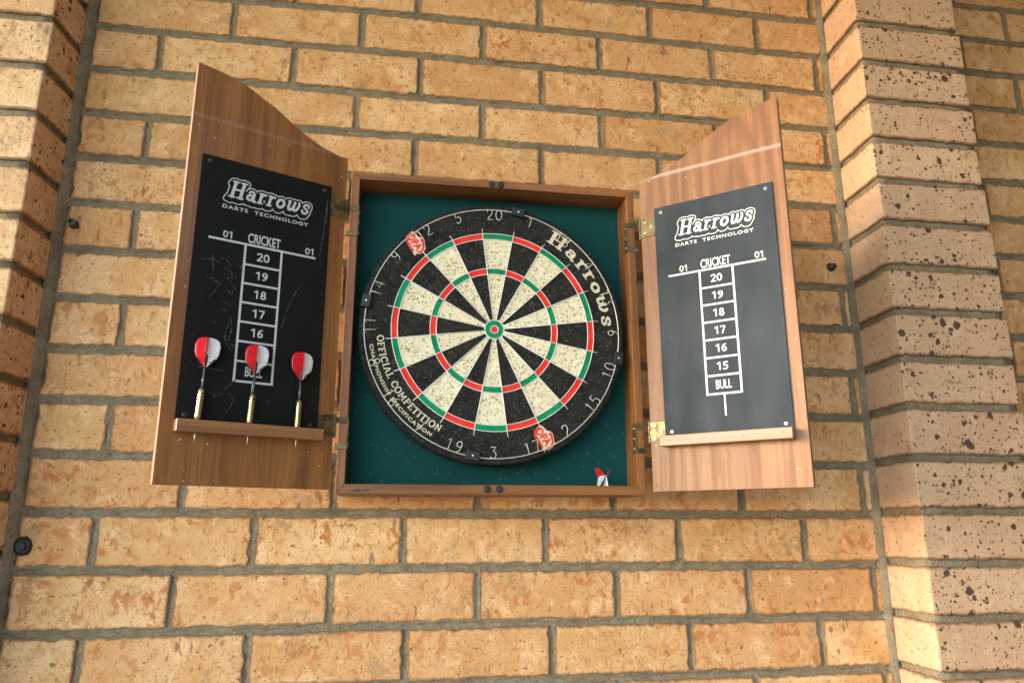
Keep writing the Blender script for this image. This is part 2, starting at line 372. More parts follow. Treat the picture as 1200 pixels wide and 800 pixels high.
# ------------------------------------------------------------------ the two piers: one brick per course
def pier(name, label, arris, far, wallx, yfront, zs, mat, seed, side):
    """side +1: arris on the left (pier on the right); -1: arris on the right"""
    rng = random.Random(seed); t = empty(name, ((arris + far) / 2, yfront, zs[0])); tag(t, label, 'pier', 'brick piers either side of the recess')
    base = Vector(t.location)
    for i in range(len(zs) - 1):
        z0, z1 = zs[i] + .0053, zs[i + 1] - .0053; H = z1 - z0
        f2 = far + rng.gauss(0, .0025); dx = rng.gauss(0, .0009); dy = rng.gauss(0, .0008)
        path = []                                     # (x, y, nx, ny) along the plan outline
        A = arris + dx; Y = yfront + dy
        for q in range(12): path.append((wallx + (A - wallx) * q / 12, -.004 + (Y + .003 + .004) * q / 12, -side, 0))
        path += [(A + side * .0009, Y + .0009, -side * .7, -.7)]
        n2 = max(3, int(abs(f2 - A) / .0105))
        for q in range(n2 + 1): path.append((A + side * .003 + (f2 - side * .003 - A - side * .003) * q / n2, Y, 0, -1))
        path += [(f2 - side * .0009, Y + .0009, side * .7, -.7)]
        for q in range(9): path.append((f2, Y + .003 + (-.004 - Y - .003) * q / 8, side, 0))
        n = len(path)
        lev = [(0, .010, 1.), (0, .0018, 1.), (.0016, .0001, .95), (.0095, -.0002, 0)]   # dz, inset, edge
        lev = lev + [(H / 2 if False else .028, 0, 0)] + [(H - .028, 0, 0)] + [(H - dz, ins, e) for dz, ins, e in reversed(lev)]
        vs = []; es = []
        jt = [rng.gauss(0, .0008) for _ in range(n)]; jb = [rng.gauss(0, .0008) for _ in range(n)]; jf = [0.0] * n
        for li, (dz, ins, e) in enumerate(lev):
            j = jb if li < 3 else (jt if li >= len(lev) - 3 else [0] * n)
            for q, (x, y, nx, ny) in enumerate(path):
                ins2 = ins + jf[q]
                vs.append((x - nx * ins2 - base.x, y - ny * ins2 - base.y, z0 + dz + (j[q] if dz < H / 2 else -j[q]) - base.z)); es.append(e)
        fs = []
        for li in range(len(lev) - 1):
            for q in range(n - 1):
                f = (li * n + q, li * n + q + 1, (li + 1) * n + q + 1, (li + 1) * n + q)
                fs.append(f if side > 0 else f[::-1])
        mb = MB(); mb.add(vs, fs, es); mb.build('brick', mat, t)
    # mortar core, with wavy joint faces
    mb = MB(); ins = .0050
    zz = np.arange(zs[0] - .01, zs[-1] + .01, .0045)
    path = [(wallx + side * ins, -.002)] + [(wallx + (arris - wallx) * q / 8 + side * ins, (yfront + ins) * q / 8) for q in range(1, 9)] + \
           [(arris + side * (ins + (abs(far - arris) - 2 * ins) * q / 12), yfront + ins) for q in range(1, 13)] + [(far - side * ins, -.002)]
    n = len(path); vs = []
    for z in zz:
        for (x, y) in path: vs.append((x + rng.gauss(0, .0005) - base.x, y + rng.gauss(0, .0005) - base.y, z - base.z))
    fs = []
    for i in range(len(zz) - 1):
        for q in range(n - 1):
            f = (i * n + q, i * n + q + 1, (i + 1) * n + q + 1, (i + 1) * n + q); fs.append(f if side > 0 else f[::-1])
    mb.add(vs, fs)
    # corner fillet where the pier meets the wall
    fx = wallx; vs = []
    pr = [(.006, .010), (.003, -.010), (-.0045, -.0082), (-.0085, -.0005), (-.0125, .0032), (-.014, .012)]
    for z in zz:
        wv = .0012 * math.sin(z * 31 + seed) + .0008 * math.sin(z * 83)
        for (a, y) in pr: vs.append((fx + side * (a) + side * wv * .8 + rng.gauss(0, .0005) - base.x, y + rng.gauss(0, .0004) - base.y, z - base.z))
    n = len(pr); fs = []
    for i in range(len(zz) - 1):
        for q in range(n - 1):
            f = (i * n + q, i * n + q + 1, (i + 1) * n + q + 1, (i + 1) * n + q); fs.append(f[::-1] if side > 0 else f)
    mb.add(vs, fs); mb.build('mortar', M['mortar'], t, smooth=True)
    return t
RZ = {0: .003, 1: .089, 2: .176, 3: .261, 4: .350, 5: .439, 6: .524, 7: .611, 8: .695, 9: .782, 10: .866, 11: .951, 12: 1.034, 13: 1.118, 14: 1.205, 15: 1.293}
pier('brick_pier', 'speckled brown brick pier with dark iron spots right of the dartboard cabinet', PRX, PRX2, .6185, PRY,
     [RZ[0] - .0865 * 2, RZ[0] - .0865] + [RZ[k] for k in range(16)] + [1.380, 1.467, 1.554], M['brick_right'], 3, 1)
LZ = {6: .541, 7: .625, 8: .706, 9: .793, 10: .882, 11: .968, 12: 1.058}
pier('brick_pier', 'pale sunlit brick pier at the left edge with a shaded inner face', PLX, -1.082, -.8395, PLY,
     [.541 - .0865 * k for k in range(9, 0, -1)] + [LZ[k] for k in range(6, 13)] + [1.145, 1.231, 1.318, 1.404, 1.49], M['brick_left'], 4, -1)

# ------------------------------------------------------------------ ground, and out-of-frame blockers added to shape the light
def struct(o): tag(o, kind='structure'); return o
m = Mat('paving', .9, .2); P = m.pos()
m.color(m.mix(m.ramp(m.noise(P, 3, 8, .6), .3, .7), (.36, .31, .24), (.44, .39, .31))); m.bump(m.noise(P, 60, 6), .5, .003); M['ground'] = m.m
mb = MB(); mb.add([(-400, -400, 0), (400, -400, 0), (400, 400, 0), (-400, 400, 0)], [(0, 1, 2, 3)])
struct(mb.build('ground', M['ground'], None, (0, 0, -1.18)))
mb = MB(); mb.box(-3.3, 1.8, -2.3, .3, 0, .14)
struct(mb.build('overhead_blocker', simple('blocker_pale', (.50, .46, .40), .7), None, (0, 0, 1.72)))  # unseen slab added overhead to cut sky light and high sun
mb = MB(); mb.box(0, .15, -3.29, -.01, 0, 2.88)
struct(mb.build('side_blocker', simple('blocker_dark', (.07, .06, .05), .9), None, (1.28, 0, -1.18)))  # unseen dark panel added to dim the light from the right

mb = MB(); mb.box(-.3, 1.43, 0, .15, 0, 2.88)
struct(mb.build('front_blocker', simple('blocker_dark_front', (.06, .055, .05), .9), None, (0, -3.3, -1.18)))  # unseen dark panel added to hold back light from the front

# ------------------------------------------------------------------ wood, metal, plastic
def wood(name, a, b, dark, rough=.3, axis='z', coat=.3, pale_line=False, cath=0.0):
    m = Mat(name, rough, .5); s = {'z': (1, 1, .045), 'x': (.045, 1, 1)}[axis]
    P = m.pos(s, 'object'); Q = m.pos((1, 1, 1), 'object')
    r = m.rnd(); add = m.n('ShaderNodeVectorMath', operation='ADD'); m.set(add.inputs[0], P)
    cmb = m.n('ShaderNodeCombineXYZ'); m.set(cmb.inputs[0], m.math('MULTIPLY', r, 9)); m.set(cmb.inputs[2], m.math('MULTIPLY', r, 5)); m.set(add.inputs[1], cmb.outputs[0])
    V = add.outputs[0]
    f1 = m.noise(V, 26, 4, .55, .6); f2 = m.noise(V, 210, 4, .6); f3 = m.noise(V, 75, 5, .6, .4)
    c = m.mix(m.ramp(f1, .32, .68), a, b)
    c = m.mix(m.math('MULTIPLY', m.ramp(f3, .46, .68), .5), c, dark)
    c = m.mix(m.math('MULTIPLY', m.ramp(f2, .46, .66), .35), c, dark)
    pore = m.ramp(m.noise(V, 900, 3, .6), .58, .66)
    c = m.mix(m.math('MULTIPLY', pore, .4), c, tuple(x * .6 for x in dark))
    if cath:                                   # cathedral figure in the upper part
        mp = m.n('ShaderNodeMapping'); m.set(mp.inputs[0], Q); mp.inputs['Scale'].default_value = (1, 1, .22); mp.inputs['Location'].default_value = (-.17, 0, -.10)
        wv = m.n('ShaderNodeTexWave', wave_type='RINGS', rings_direction='Y'); m.set(wv.inputs[0], mp.outputs[0])
        wv.inputs['Scale'].default_value = 13; wv.inputs['Distortion'].default_value = 5; wv.inputs['Detail'].default_value = 3; wv.inputs['Detail Scale'].default_value = 1.4
        sep = m.n('ShaderNodeSeparateXYZ'); m.set(sep.inputs[0], Q)
        c = m.mix(m.math('MULTIPLY', m.math('MULTIPLY', wv.outputs['Fac'], m.ramp(sep.outputs[2], .12, .5)), cath), c, dark)
    if pale_line:  # pale band across the upper door, plus scattered pale specks
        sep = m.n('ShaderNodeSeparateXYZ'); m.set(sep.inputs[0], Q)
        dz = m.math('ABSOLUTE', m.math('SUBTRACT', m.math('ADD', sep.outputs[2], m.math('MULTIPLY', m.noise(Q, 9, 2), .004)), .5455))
        k = m.math('MULTIPLY', m.ramp(dz, .0003, .0055, 1, 0), pale_line)
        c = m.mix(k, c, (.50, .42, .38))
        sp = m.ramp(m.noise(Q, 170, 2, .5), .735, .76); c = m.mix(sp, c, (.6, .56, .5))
    m.color(c); m.rough(m.ramp(f3, .3, .7, rough * .85, rough * 1.2))
    m.b.inputs['Coat Weight'].default_value = coat * 1.5; m.b.inputs['Coat Roughness'].default_value = .22
    m.bump(m.math('ADD', f2, m.math('MULTIPLY', f3, .5)), .12, .0006)
    return m.m
M['door_left'] = wood('varnished_door_veneer', (.31, .120, .024), (.20, .066, .011), (.075, .022, .004), .42, pale_line=.12)
M['door_right'] = wood('sheen_door_veneer', (.27, .118, .042), (.215, .086, .028), (.12, .043, .012), .52, coat=.06, pale_line=.42, cath=.6)  # paler copy of the veneer, sheen put into the base colour
M['door_edge'] = wood('edge_wood', (.30, .16, .09), (.24, .12, .065), (.16, .08, .04), .6, coat=0)
M['frame_v'] = wood('frame_wood_upright', (.31, .120, .028), (.20, .068, .014), (.08, .026, .006), .55, coat=.05)
M['frame_h'] = wood('frame_wood_level', (.31, .120, .028), (.20, .068, .014), (.08, .026, .006), .55, coat=.05, axis='x')
M['shelf'] = wood('shelf_wood', (.34, .155, .055), (.25, .105, .034), (.13, .05, .016), .42, axis='x')
M['shelf_pale'] = wood('pale_shelf_wood', (.31, .155, .075), (.24, .11, .05), (.15, .065, .028), .42, axis='x')  # paler tone of the shelf wood, used on the right door
m = Mat('green_backing', .75, .15); P = m.pos(kind='object')
c = m.mix(m.ramp(m.noise(P, 7, 4), .3, .7), (.003, .044, .043), (.004, .055, .053))
c = m.mix(m.ramp(m.noise(P, 260, 3), .71, .74, 0, .6), c, (.16, .2, .16))
m.color(c); m.bump(m.noise(P, 500, 3), .3, .0004); M['green'] = m.m
def slate(name, base, rough):
    m = Mat(name, rough, .22); P = m.pos(kind='object')
    mp = m.n('ShaderNodeMapping'); m.set(mp.inputs[0], P); mp.inputs['Scale'].default_value = (1, 1, .35); mp.inputs['Rotation'].default_value = (0, .3, 0)
    c = m.mix(m.ramp(m.noise(mp.outputs[0], 16, 5, .6), .45, .8, 0, .5), tuple(base), tuple(x * 1.8 + .002 for x in base))
    c = m.mix(m.ramp(m.noise(P, 260, 3), .70, .74, 0, .5), c, (.2, .2, .2))
    c = m.mix(m.ramp(m.noise(P, 700, 2), .5, .8, 0, .12), c, (.08, .08, .08))
    m.color(c); m.rough(m.ramp(m.noise(mp.outputs[0], 22, 4), .35, .7, rough * .85, rough * 1.25)); m.bump(m.noise(P, 900, 2), .15, .0003)
    return m.m
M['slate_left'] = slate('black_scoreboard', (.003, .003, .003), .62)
M['slate_right'] = slate('sheen_scoreboard', (.026, .033, .041), .60)  # black board with the blue-grey sky sheen put into its base
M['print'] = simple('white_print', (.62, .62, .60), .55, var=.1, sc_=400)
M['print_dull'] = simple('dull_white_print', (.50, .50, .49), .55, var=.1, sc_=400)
m = Mat('chalk', .95, .1); P = m.pos(kind='object'); m.color(m.mix(m.ramp(m.noise(P, 260, 3), .42, .6), (.015, .015, .015), (.085, .085, .085))); M['chalk'] = m.m
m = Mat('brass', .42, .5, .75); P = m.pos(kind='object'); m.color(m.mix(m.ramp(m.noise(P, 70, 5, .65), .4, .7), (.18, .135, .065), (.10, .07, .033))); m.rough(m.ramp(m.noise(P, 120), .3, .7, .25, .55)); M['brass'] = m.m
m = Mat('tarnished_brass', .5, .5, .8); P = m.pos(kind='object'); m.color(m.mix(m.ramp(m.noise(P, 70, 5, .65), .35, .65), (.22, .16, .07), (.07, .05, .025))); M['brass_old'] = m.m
M['steel'] = simple('steel_screw', (.60, .58, .54), .35, 1.0)
M['dark_metal'] = simple('dark_steel', (.06, .05, .045), .45, .7)
M['rubber'] = simple('black_rubber', (.012, .012, .013), .5, bump=.2)
M['wire'] = simple('spider_wire', (.78, .77, .73), .45, .25)
M['ring_wire'] = simple('number_wire', (.72, .70, .62), .38, .35)

# ------------------------------------------------------------------ lettering tools
def text_mesh(txt, x0, x1, z0, z1, bold=0.0, shear=0.0, spacing=1.0):
    """text as flat polygons fitted to a box (x0..x1, z0..z1); returns verts (x,z) and faces"""
    cu = bpy.data.curves.new('t', 'FONT'); cu.body = txt; cu.size = 1; cu.offset = bold; cu.shear = shear; cu.space_character = spacing; cu.resolution_u = 4
    o = bpy.data.objects.new('t', cu); col.objects.link(o)
    me = bpy.data.meshes.new_from_object(o.evaluated_get(bpy.context.evaluated_depsgraph_get()))
    V = np.array([v.co[:2] for v in me.vertices]); F = [tuple(p.vertices) for p in me.polygons]
    bpy.data.objects.remove(o); bpy.data.curves.remove(cu); bpy.data.meshes.remove(me)
    a, b = V.min(0), V.max(0)
    s = (z1 - z0) / (b[1] - a[1])
    sx = (x1 - x0) / (b[0] - a[0]) if x1 is not None else s
    off = x0 if x1 is not None else x0 - (b[0] - a[0]) * s / 2
    return np.stack([(V[:, 0] - a[0]) * sx + off, (V[:, 1] - a[1]) * s + z0], 1), F

def segs(strokes):
    A, B, Wd = [], [], []
    for pts, hw in strokes:
        for i in range(len(pts) - 1): A.append(pts[i]); B.append(pts[i + 1]); Wd.append(hw)
    return np.array(A, float), np.array(B, float), np.array(Wd)
def sdf(strokes, X, Y):
    A, B, Wd = segs(strokes); best = np.full(X.shape, 9.)
    for a, b, h in zip(A, B, Wd):
        d = b - a; L = max(d @ d, 1e-12); t = np.clip(((X - a[0]) * d[0] + (Y - a[1]) * d[1]) / L, 0, 1)
        best = np.minimum(best, np.hypot(X - a[0] - t * d[0], Y - a[1] - t * d[1]) - h)
    return best
def fill(f, xs, ys):
    """polygons of the region f<0 by marching squares"""
    V, F = [], []
    ny, nx = f.shape
    for j in range(ny - 1):
        i = 0
        while i < nx - 1:
            c = (f[j, i], f[j, i + 1], f[j + 1, i + 1], f[j + 1, i])
            k = sum(v < 0 for v in c)
            if k == 4:
                i2 = i
                while i2 < nx - 1 and f[j, i2 + 1] < 0 and f[j + 1, i2 + 1] < 0: i2 += 1
                b = len(V); V += [(xs[i], ys[j]), (xs[i2], ys[j]), (xs[i2], ys[j + 1]), (xs[i], ys[j + 1])]; F.append((b, b + 1, b + 2, b + 3)); i = i2; continue
            if k:
                P = [(xs[i], ys[j]), (xs[i + 1], ys[j]), (xs[i + 1], ys[j + 1]), (xs[i], ys[j + 1])]; out = []
                for q in range(4):
                    a, b_ = c[q], c[(q + 1) % 4]
                    if a < 0: out.append(P[q])
                    if (a < 0) != (b_ < 0):
                        t = a / (a - b_); out.append((P[q][0] + (P[(q + 1) % 4][0] - P[q][0]) * t, P[q][1] + (P[(q + 1) % 4][1] - P[q][1]) * t))
                if len(out) > 2: b = len(V); V += out; F.append(tuple(range(b, b + len(out))))
            i += 1
    return np.array(V), F
def arc(cx, cy, rx, ry, a0, a1, n=10): return [(cx + rx * math.cos(R(a0 + (a1 - a0) * i / n)), cy + ry * math.sin(R(a0 + (a1 - a0) * i / n))) for i in range(n + 1)]
def harrows(shear=.22, gap=.02):
    L = [('H', .92, [([(.22, .06), (.22, .94)], .095), ([(.68, .06), (.68, .94)], .095), ([(.22, .5), (.68, .5)], .062),
                     ([(.07, .055), (.38, .055)], .055), ([(.52, .055), (.83, .055)], .055), ([(.07, .945), (.38, .945)], .055), ([(.52, .945), (.83, .945)], .055)]),
         ('a', .62, [(arc(.235, .235, .145, .145, 0, 360, 16), .075), ([(.42, .45), (.42, .09), (.47, .06), (.55, .06)], .082), (arc(.27, .43, .15, .17, 150, 0), .07)]),
         ('r', .50, [([(.17, .06), (.17, .60)], .085), ([(.05, .05), (.32, .05)], .05), ([(.05, .60), (.17, .60)], .05), ([(.17, .40), (.24, .54), (.33, .59), (.40, .575)], .072)]),
         ('r', .50, [([(.17, .06), (.17, .60)], .085), ([(.05, .05), (.32, .05)], .05), ([(.05, .60), (.17, .60)], .05), ([(.17, .40), (.24, .54), (.33, .59), (.40, .575)], .072)]),
         ('o', .60, [(arc(.27, .325, .19, .235, 0, 360, 18), .085)]),
         ('w', .86, [([(.03, .60), (.15, .60)], .048), ([(.14, .60), (.12, .25), (.17, .10), (.27, .09), (.37, .2), (.42, .38), (.43, .58)], .078),
                     ([(.42, .36), (.42, .18), (.49, .09), (.59, .12), (.68, .28), (.71, .46), (.66, .60)], .075)]),
         ('s', .50, [([(.40, .46), (.38, .58), (.27, .62), (.14, .58), (.10, .47), (.18, .38), (.33, .30), (.39, .19), (.31, .07), (.17, .06), (.08, .12), (.07, .22)], .072)])]
    out = []; x = 0
    for n, adv, st in L:
        for pts, hw in st: out.append(([(px + x + py * shear, py) for px, py in pts], hw))
        x += adv + gap
    return out, x
def fit(V, x0, x1, z0, z1):
    a, b = V.min(0), V.max(0); return (V - a) / (b - a) * np.array([x1 - x0, z1 - z0]) + np.array([x0, z0])
DG = {'0': [arc(.3, .5, .24, .44, 90, 450, 14)], '1': [[(.08, .80), (.30, .95), (.34, .95), (.34, 0.04)]],
      '2': [[(.05, .80), (.16, .91), (.30, .94), (.46, .88), (.50, .72), (.44, .52), (.2, .22), (.06, .06), (.56, .06)]],
      '5': [[(.52, .94), (.14, .94), (.12, .55), (.3, .58), (.48, .48), (.52, .28), (.4, .10), (.2, .05), (.05, .09)]],
      '6': [[(.48, .93), (.24, .84), (.10, .6), (.07, .34), (.13, .12), (.30, .05), (.46, .12), (.53, .30), (.44, .50), (.28, .54), (.12, .42)]],
      '7': [[(.05, .94), (.53, .94), (.22, .04)]], '8': [arc(.3, .72, .19, .22, 270, -90, 12) + arc(.3, .26, .24, .21, 90, 450, 12)],
      '9': [[(.12, .06), (.36, .15), (.50, .40), (.53, .66), (.47, .87), (.30, .94), (.14, .87), (.07, .70), (.16, .51), (.32, .46), (.48, .57)]]}
def digits(txt, cx, z0, z1, wide=1.0, hw=.085):
    st = []; adv = .70
    for q, ch in enumerate(txt):
        for pts in DG[ch]: st.append(([(x + q * adv, y) for x, y in pts], hw))
    gx_ = np.arange(-.12, adv * len(txt) + .1, .05); gy_ = np.arange(-.14, 1.14, .05); a, b = np.meshgrid(gx_, gy_)
    V, F = fill(sdf(st, a, b), gx_, gy_); k = (z1 - z0) / (V[:, 1].max() - V[:, 1].min())
    V = V - V.min(0); V = V * np.array([k * wide, k]); V[:, 0] += cx - V[:, 0].max() / 2; V[:, 1] += z0
    return V, F
HS, HW = harrows()
gx = np.arange(-.3, HW + .5, .028); gy = np.arange(-.45, 1.3, .028); GX, GY = np.meshgrid(gx, gy)
base_sdf = sdf(HS, GX, GY)
outer = np.full(GX.shape, 9.)
for t_ in np.linspace(0, 1, 7): outer = np.minimum(outer, sdf(HS, GX + .10 * t_, GY + .17 * t_))
logo_fill = fill(base_sdf + .008, gx, gy)
logo_band = fill(np.abs(outer - .115) - .027, gx, gy)

# ------------------------------------------------------------------ the cabinet
FX0, FX1, FZ0, FZ1, FY = -.3495, .1422, .2847, .8170, -.1028
FT = .0137; BACK = -.0495
cab = empty('dartboard_cabinet', ((FX0 + FX1) / 2, -.004, FZ0))
tag(cab, 'open wooden dartboard cabinet with two scoreboard doors and green backing', 'cabinet')
cb = Vector(cab.location)
def cobj(mb, name, mat, **kw): return mb.build(name, mat, cab, -cb, **kw)
xi0, xi1, zi0, zi1 = FX0 + FT, FX1 - FT, FZ0 + FT + .001, FZ1 - FT + .001
def board(pts, mat):
    x = sum(p[0] for p in pts) / 4; z = sum(p[1] for p in pts) / 4
    mb = MB(); mb.prism([(p[0] - x, p[1] - z) for p in pts], FY, -.004); return mb.build('frame_board', mat, cab, Vector((x, 0, z)) - cb, bevel=.0009)
g = .00012
board([(FX0, FZ1), (xi0, zi1), (xi1, zi1), (FX1, FZ1)], M['frame_h'])
board([(FX0, FZ0), (FX1, FZ0), (xi1, zi0 - g), (xi0, zi0 - g)], M['frame_h'])
board([(FX0, FZ0 + g), (xi0 - g, zi0), (xi0 - g, zi1), (FX0, FZ1 - g)], M['frame_v'])
board([(FX1, FZ1 - g), (xi1 + g, zi1), (xi1 + g, zi0), (FX1, FZ0 + g)], M['frame_v'])
mb = MB(); mb.box(xi0 - .002, xi1 + .002, BACK, BACK + .004, zi0 - .002, zi1 + .002); cobj(mb, 'back_panel', M['green'])
# dust and fibre scraps stuck to the green panel
rng = random.Random(12); mb = MB()
for _ in range(170):
    x = rng.uniform(xi0 + .004, xi1 - .004); z = zi0 + abs(rng.gauss(0, .10)) + .004 if rng.random() < .7 else rng.uniform(zi0, zi1)
    if z > zi1: continue
    if math.hypot(x + .105, z - .554) < .215: continue
    a = rng.uniform(0, math.pi); l = rng.uniform(.0003, .0016); w_ = rng.uniform(.0003, .0006)
    dx, dz = math.cos(a) * l, math.sin(a) * l; ex, ez = -math.sin(a) * w_, math.cos(a) * w_
    mb.prism([(x - dx - ex, z - dz - ez), (x + dx - ex, z + dz - ez), (x + dx + ex, z + dz + ez), (x - dx + ex, z - dz + ez)], BACK - .0007, BACK - .0001)
o = cobj(mb, 'dust', simple('dust', (.13, .17, .14), .9)); tag(o, kind='stuff')
# rubber bumpers where the doors close
for x, z in ((-.1128, .8107), (-.0975, .8105), (-.1172, .2925), (-.0980, .2925)):
    mb = MB(); mb.lathe([(.0056, 0), (.0056, .0022), (.0046, .0032), (.0018, .0034)], 14, 'y'); mb.build('door_bumper', M['rubber'], cab, Vector((x, FY, z)) - cb, smooth=True, sharp=R(40))
# splintered crack along the lower left of the frame
mb = MB(); pts = [(-.333, .2905), (-.325, .2890), (-.318, .2912), (-.310, .2899), (-.300, .2908), (-.295, .2899), (-.304, .2886), (-.314, .2881), (-.326, .2878)]
mb.prism([(x, z) for x, z in reversed(pts)], FY - .0002, FY + .001); cobj(mb, 'crack', M['rubber'])

def screw(parent, x, y, z, r=.0034, ringmat='steel'):
    mb = MB(); mb.lathe([(r, 0), (r, .0007), (r * .72, .0013), (r * .45, .0013), (r * .40, .0009)], 16, 'y')
    o = mb.build('screw', M[ringmat], parent, (x, y, z), smooth=True, sharp=R(35)); o.data.materials.append(M['rubber'])
    o.data.polygons[len(o.data.polygons) - 1].material_index = 1
    return o

CURVE = [(0, .5432), (.006, .5418), (.013, .5416), (.0275, .5450), (.0423, .5485), (.0545, .5530), (.0665, .5587), (.0794, .5648), (.092, .5718), (.104, .5795), (.114, .5860), (.1231, .5918), (.135, .5973),
         (.1461, .6025), (.1583, .6090), (.171, .6145), (.1819, .6188), (.195, .6220), (.2089, .6248), (.225, .6272), (.2455, .6293)]
DW = .2455; Z0 = .2895
def make_door(sx, hx, hy, rz, mats):
    """local frame: x = sx*s, -y towards the viewer, z up from the door bottom"""
    X = lambda s: sx * s
    mb = MB(); pts = [(X(0), 0), (X(DW), 0)] + [(X(s), t) for s, t in reversed(CURVE)]
    if sx < 0: pts = pts[::-1]
    n = len(pts); mb.prism(pts, 0, .0125)
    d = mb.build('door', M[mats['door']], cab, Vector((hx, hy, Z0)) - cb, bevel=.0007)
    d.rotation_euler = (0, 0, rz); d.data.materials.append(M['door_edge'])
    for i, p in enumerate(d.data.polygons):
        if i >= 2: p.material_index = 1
    # scoreboard plate
    mb = MB(); a, b = sorted((X(.0263), X(.2266))); mb.box(a, b, -.003, -.0002, .084, .4825); mb.build('scoreboard', M[mats['slate']], d, bevel=.0005)
    # ruled score column
    f = -.00315; g_ = MB()
    def bar(x0, x1, z0, z1, dy=0): g_.add([(x0, f + dy, z0), (x1, f + dy, z0), (x1, f + dy, z1), (x0, f + dy, z1)], [(0, 1, 2, 3)])
    c0 = X(.1267); lw = .00165
    bar(c0 - .0805, c0 + .0805, .3548 - lw, .3548 + lw)
    for x in (c0 - .0272, c0 + .0272): bar(x - lw, x + lw, .148, .3531)
    for i in range(1, 8):
        z = .3531 - .0293 * i; bar(c0 - .0272 + lw, c0 + .0272 - lw, z - lw * .95, z + lw * .95)
    bar(c0 - .0272 - lw, c0 - .0272 + lw, .148 - lw * .95, .148, 0); bar(c0 + .0272 - lw, c0 + .0272 + lw, .148 - lw * .95, .148, 0)
    bar(c0 - .0014, c0 + .0014, .113, .148 - lw)
    g_.build('score_grid', M[mats['print']], d)
    def letters(name, V, F):
        q = MB(); q.add([(v[0], f, v[1]) for v in V], F); return q.build(name, M[mats['print']], d)
    for i, txt in enumerate(('20', '19', '18', '17', '16', '15')):
        if txt == '15' and mats.get('no15'): continue
        z = .3531 - .0293 * (i + .5); V, F = digits(txt, c0, z - .0066, z + .0066, 1.12)
        letters('number', V, F)
    V, F = text_mesh('BULL', c0 - .0125, c0 + .0125, .1555, .1700, .018); letters('lettering', V, F)
    V, F = text_mesh('CRICKET', c0 - .0245, c0 + .0245, .3580, .3735, .020); letters('lettering', V, F)
    V, F = digits('01', c0 - .0543, .3585, .3697, 1.1); letters('lettering', V, F)
    V, F = digits('01', c0 + .0700, .3585, .3697, 1.1); letters('lettering', V, F)
    V, F = text_mesh('DARTS  TECHNOLOGY', c0 - .0655, c0 + .0655, .4043, .4103, .03, 0, 1.25); letters('lettering', V, F)
    q = MB()
    allV = np.vstack([logo_band[0], logo_fill[0]]); lo, hi = allV.min(0), allV.max(0)
    for (V, F) in (logo_band, logo_fill):
        W_ = (V - lo) / (hi - lo) * np.array([.1365, .0425]) + np.array([c0 - .066, .4135]); q.add([(v[0], f, v[1]) for v in W_], F)
    q.build('logo', M[mats['print']], d)
    # dart shelf
    mb = MB(); a, b = sorted((X(.0222), X(.2270))); mb.box(a, b, -.021, -.0001, .0700, .0866); s_ = mb.build('dart_shelf', M[mats['shelf']], d, bevel=.0009)
    for k in range(4):
        mb = MB(); mb.lathe([(.0009, 0), (.0009, .0002)], 8, 'y'); mb.build('nail_hole', M['rubber'], d, (X(.04 + .058 * k), -.0211, .0782 + .0012 * (k % 2)))
    # screws
    for s, t in ((.0383, .4725), (.2158, .4725), (.0380, .0935), (.2150, .0937)):
        screw(d, X(s), -.003, t, .0030, mats['screw'])
    # hinge plates
    for (t0, t1) in ((.4345, .4668), (.0805, .1117)):
        mb = MB(); a0, a1 = .0003, .0266; rr = .003
        pts = [(a0, t0), (a1 - rr, t0), (a1 - rr * .3, t0 + rr * .3), (a1, t0 + rr), (a1, t1 - rr), (a1 - rr * .3, t1 - rr * .3), (a1 - rr, t1), (a0, t1)]
        pts = [(X(s), t) for s, t in pts]
        if sx < 0: pts = pts[::-1]
        mb.prism(pts, -.0016, -.0001); mb.build('hinge_plate', M[mats['brass']], d, bevel=.0003)
        tm = (t0 + t1) / 2
        for s, t in ((.0085, tm + .0098), (.0195, tm + .0005), (.0085, tm - .0098)):
            screw(d, X(s), -.0016, t, .0028, mats['screw'])
        mb = MB(); pr = []; hh = (t1 - t0 + .006) / 5
        for k in range(5): pr += [(.0020, hh * k), (.0026, hh * k + .0004), (.0026, hh * (k + 1) - .0004)]
        mb.lathe(pr, 10, 'z', (X(-.0022), .0016, t0 - .003))
        mb.build('hinge_knuckle', M[mats['brass']], d, smooth=True, sharp=R(40))
    # little paint spots and nicks
    rng = random.Random(31 if sx > 0 else 77); mb = MB()
    for _ in range(26):
        s = rng.uniform(.004, .242); t = rng.choice([rng.uniform(.004, .066), rng.uniform(.49, .56), rng.uniform(.004, .56)])
        if .02 < s < .23 and .066 < t < .486: continue
        r_ = rng.uniform(.0004, .0011); mb.lathe([(r_, 0), (r_ * .6, .0003)], 7, 'y', (X(s), -.0001, t))
    tag(mb.build('paint_specks', M['print'] if sx < 0 else M['dark_metal'], d), kind='stuff')
    return d
LHX, LHY, LRZ = -.3560, -.1194, .4526
RHX, RHY, RRZ = .1505, -.1122, -.7167
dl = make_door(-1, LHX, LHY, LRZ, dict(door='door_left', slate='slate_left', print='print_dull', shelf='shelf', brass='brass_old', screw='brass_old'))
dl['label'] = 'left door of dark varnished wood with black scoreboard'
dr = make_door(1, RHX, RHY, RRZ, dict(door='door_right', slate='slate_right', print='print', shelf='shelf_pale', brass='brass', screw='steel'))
dr['label'] = 'right door, wood and black scoreboard coloured with pale sky sheen'
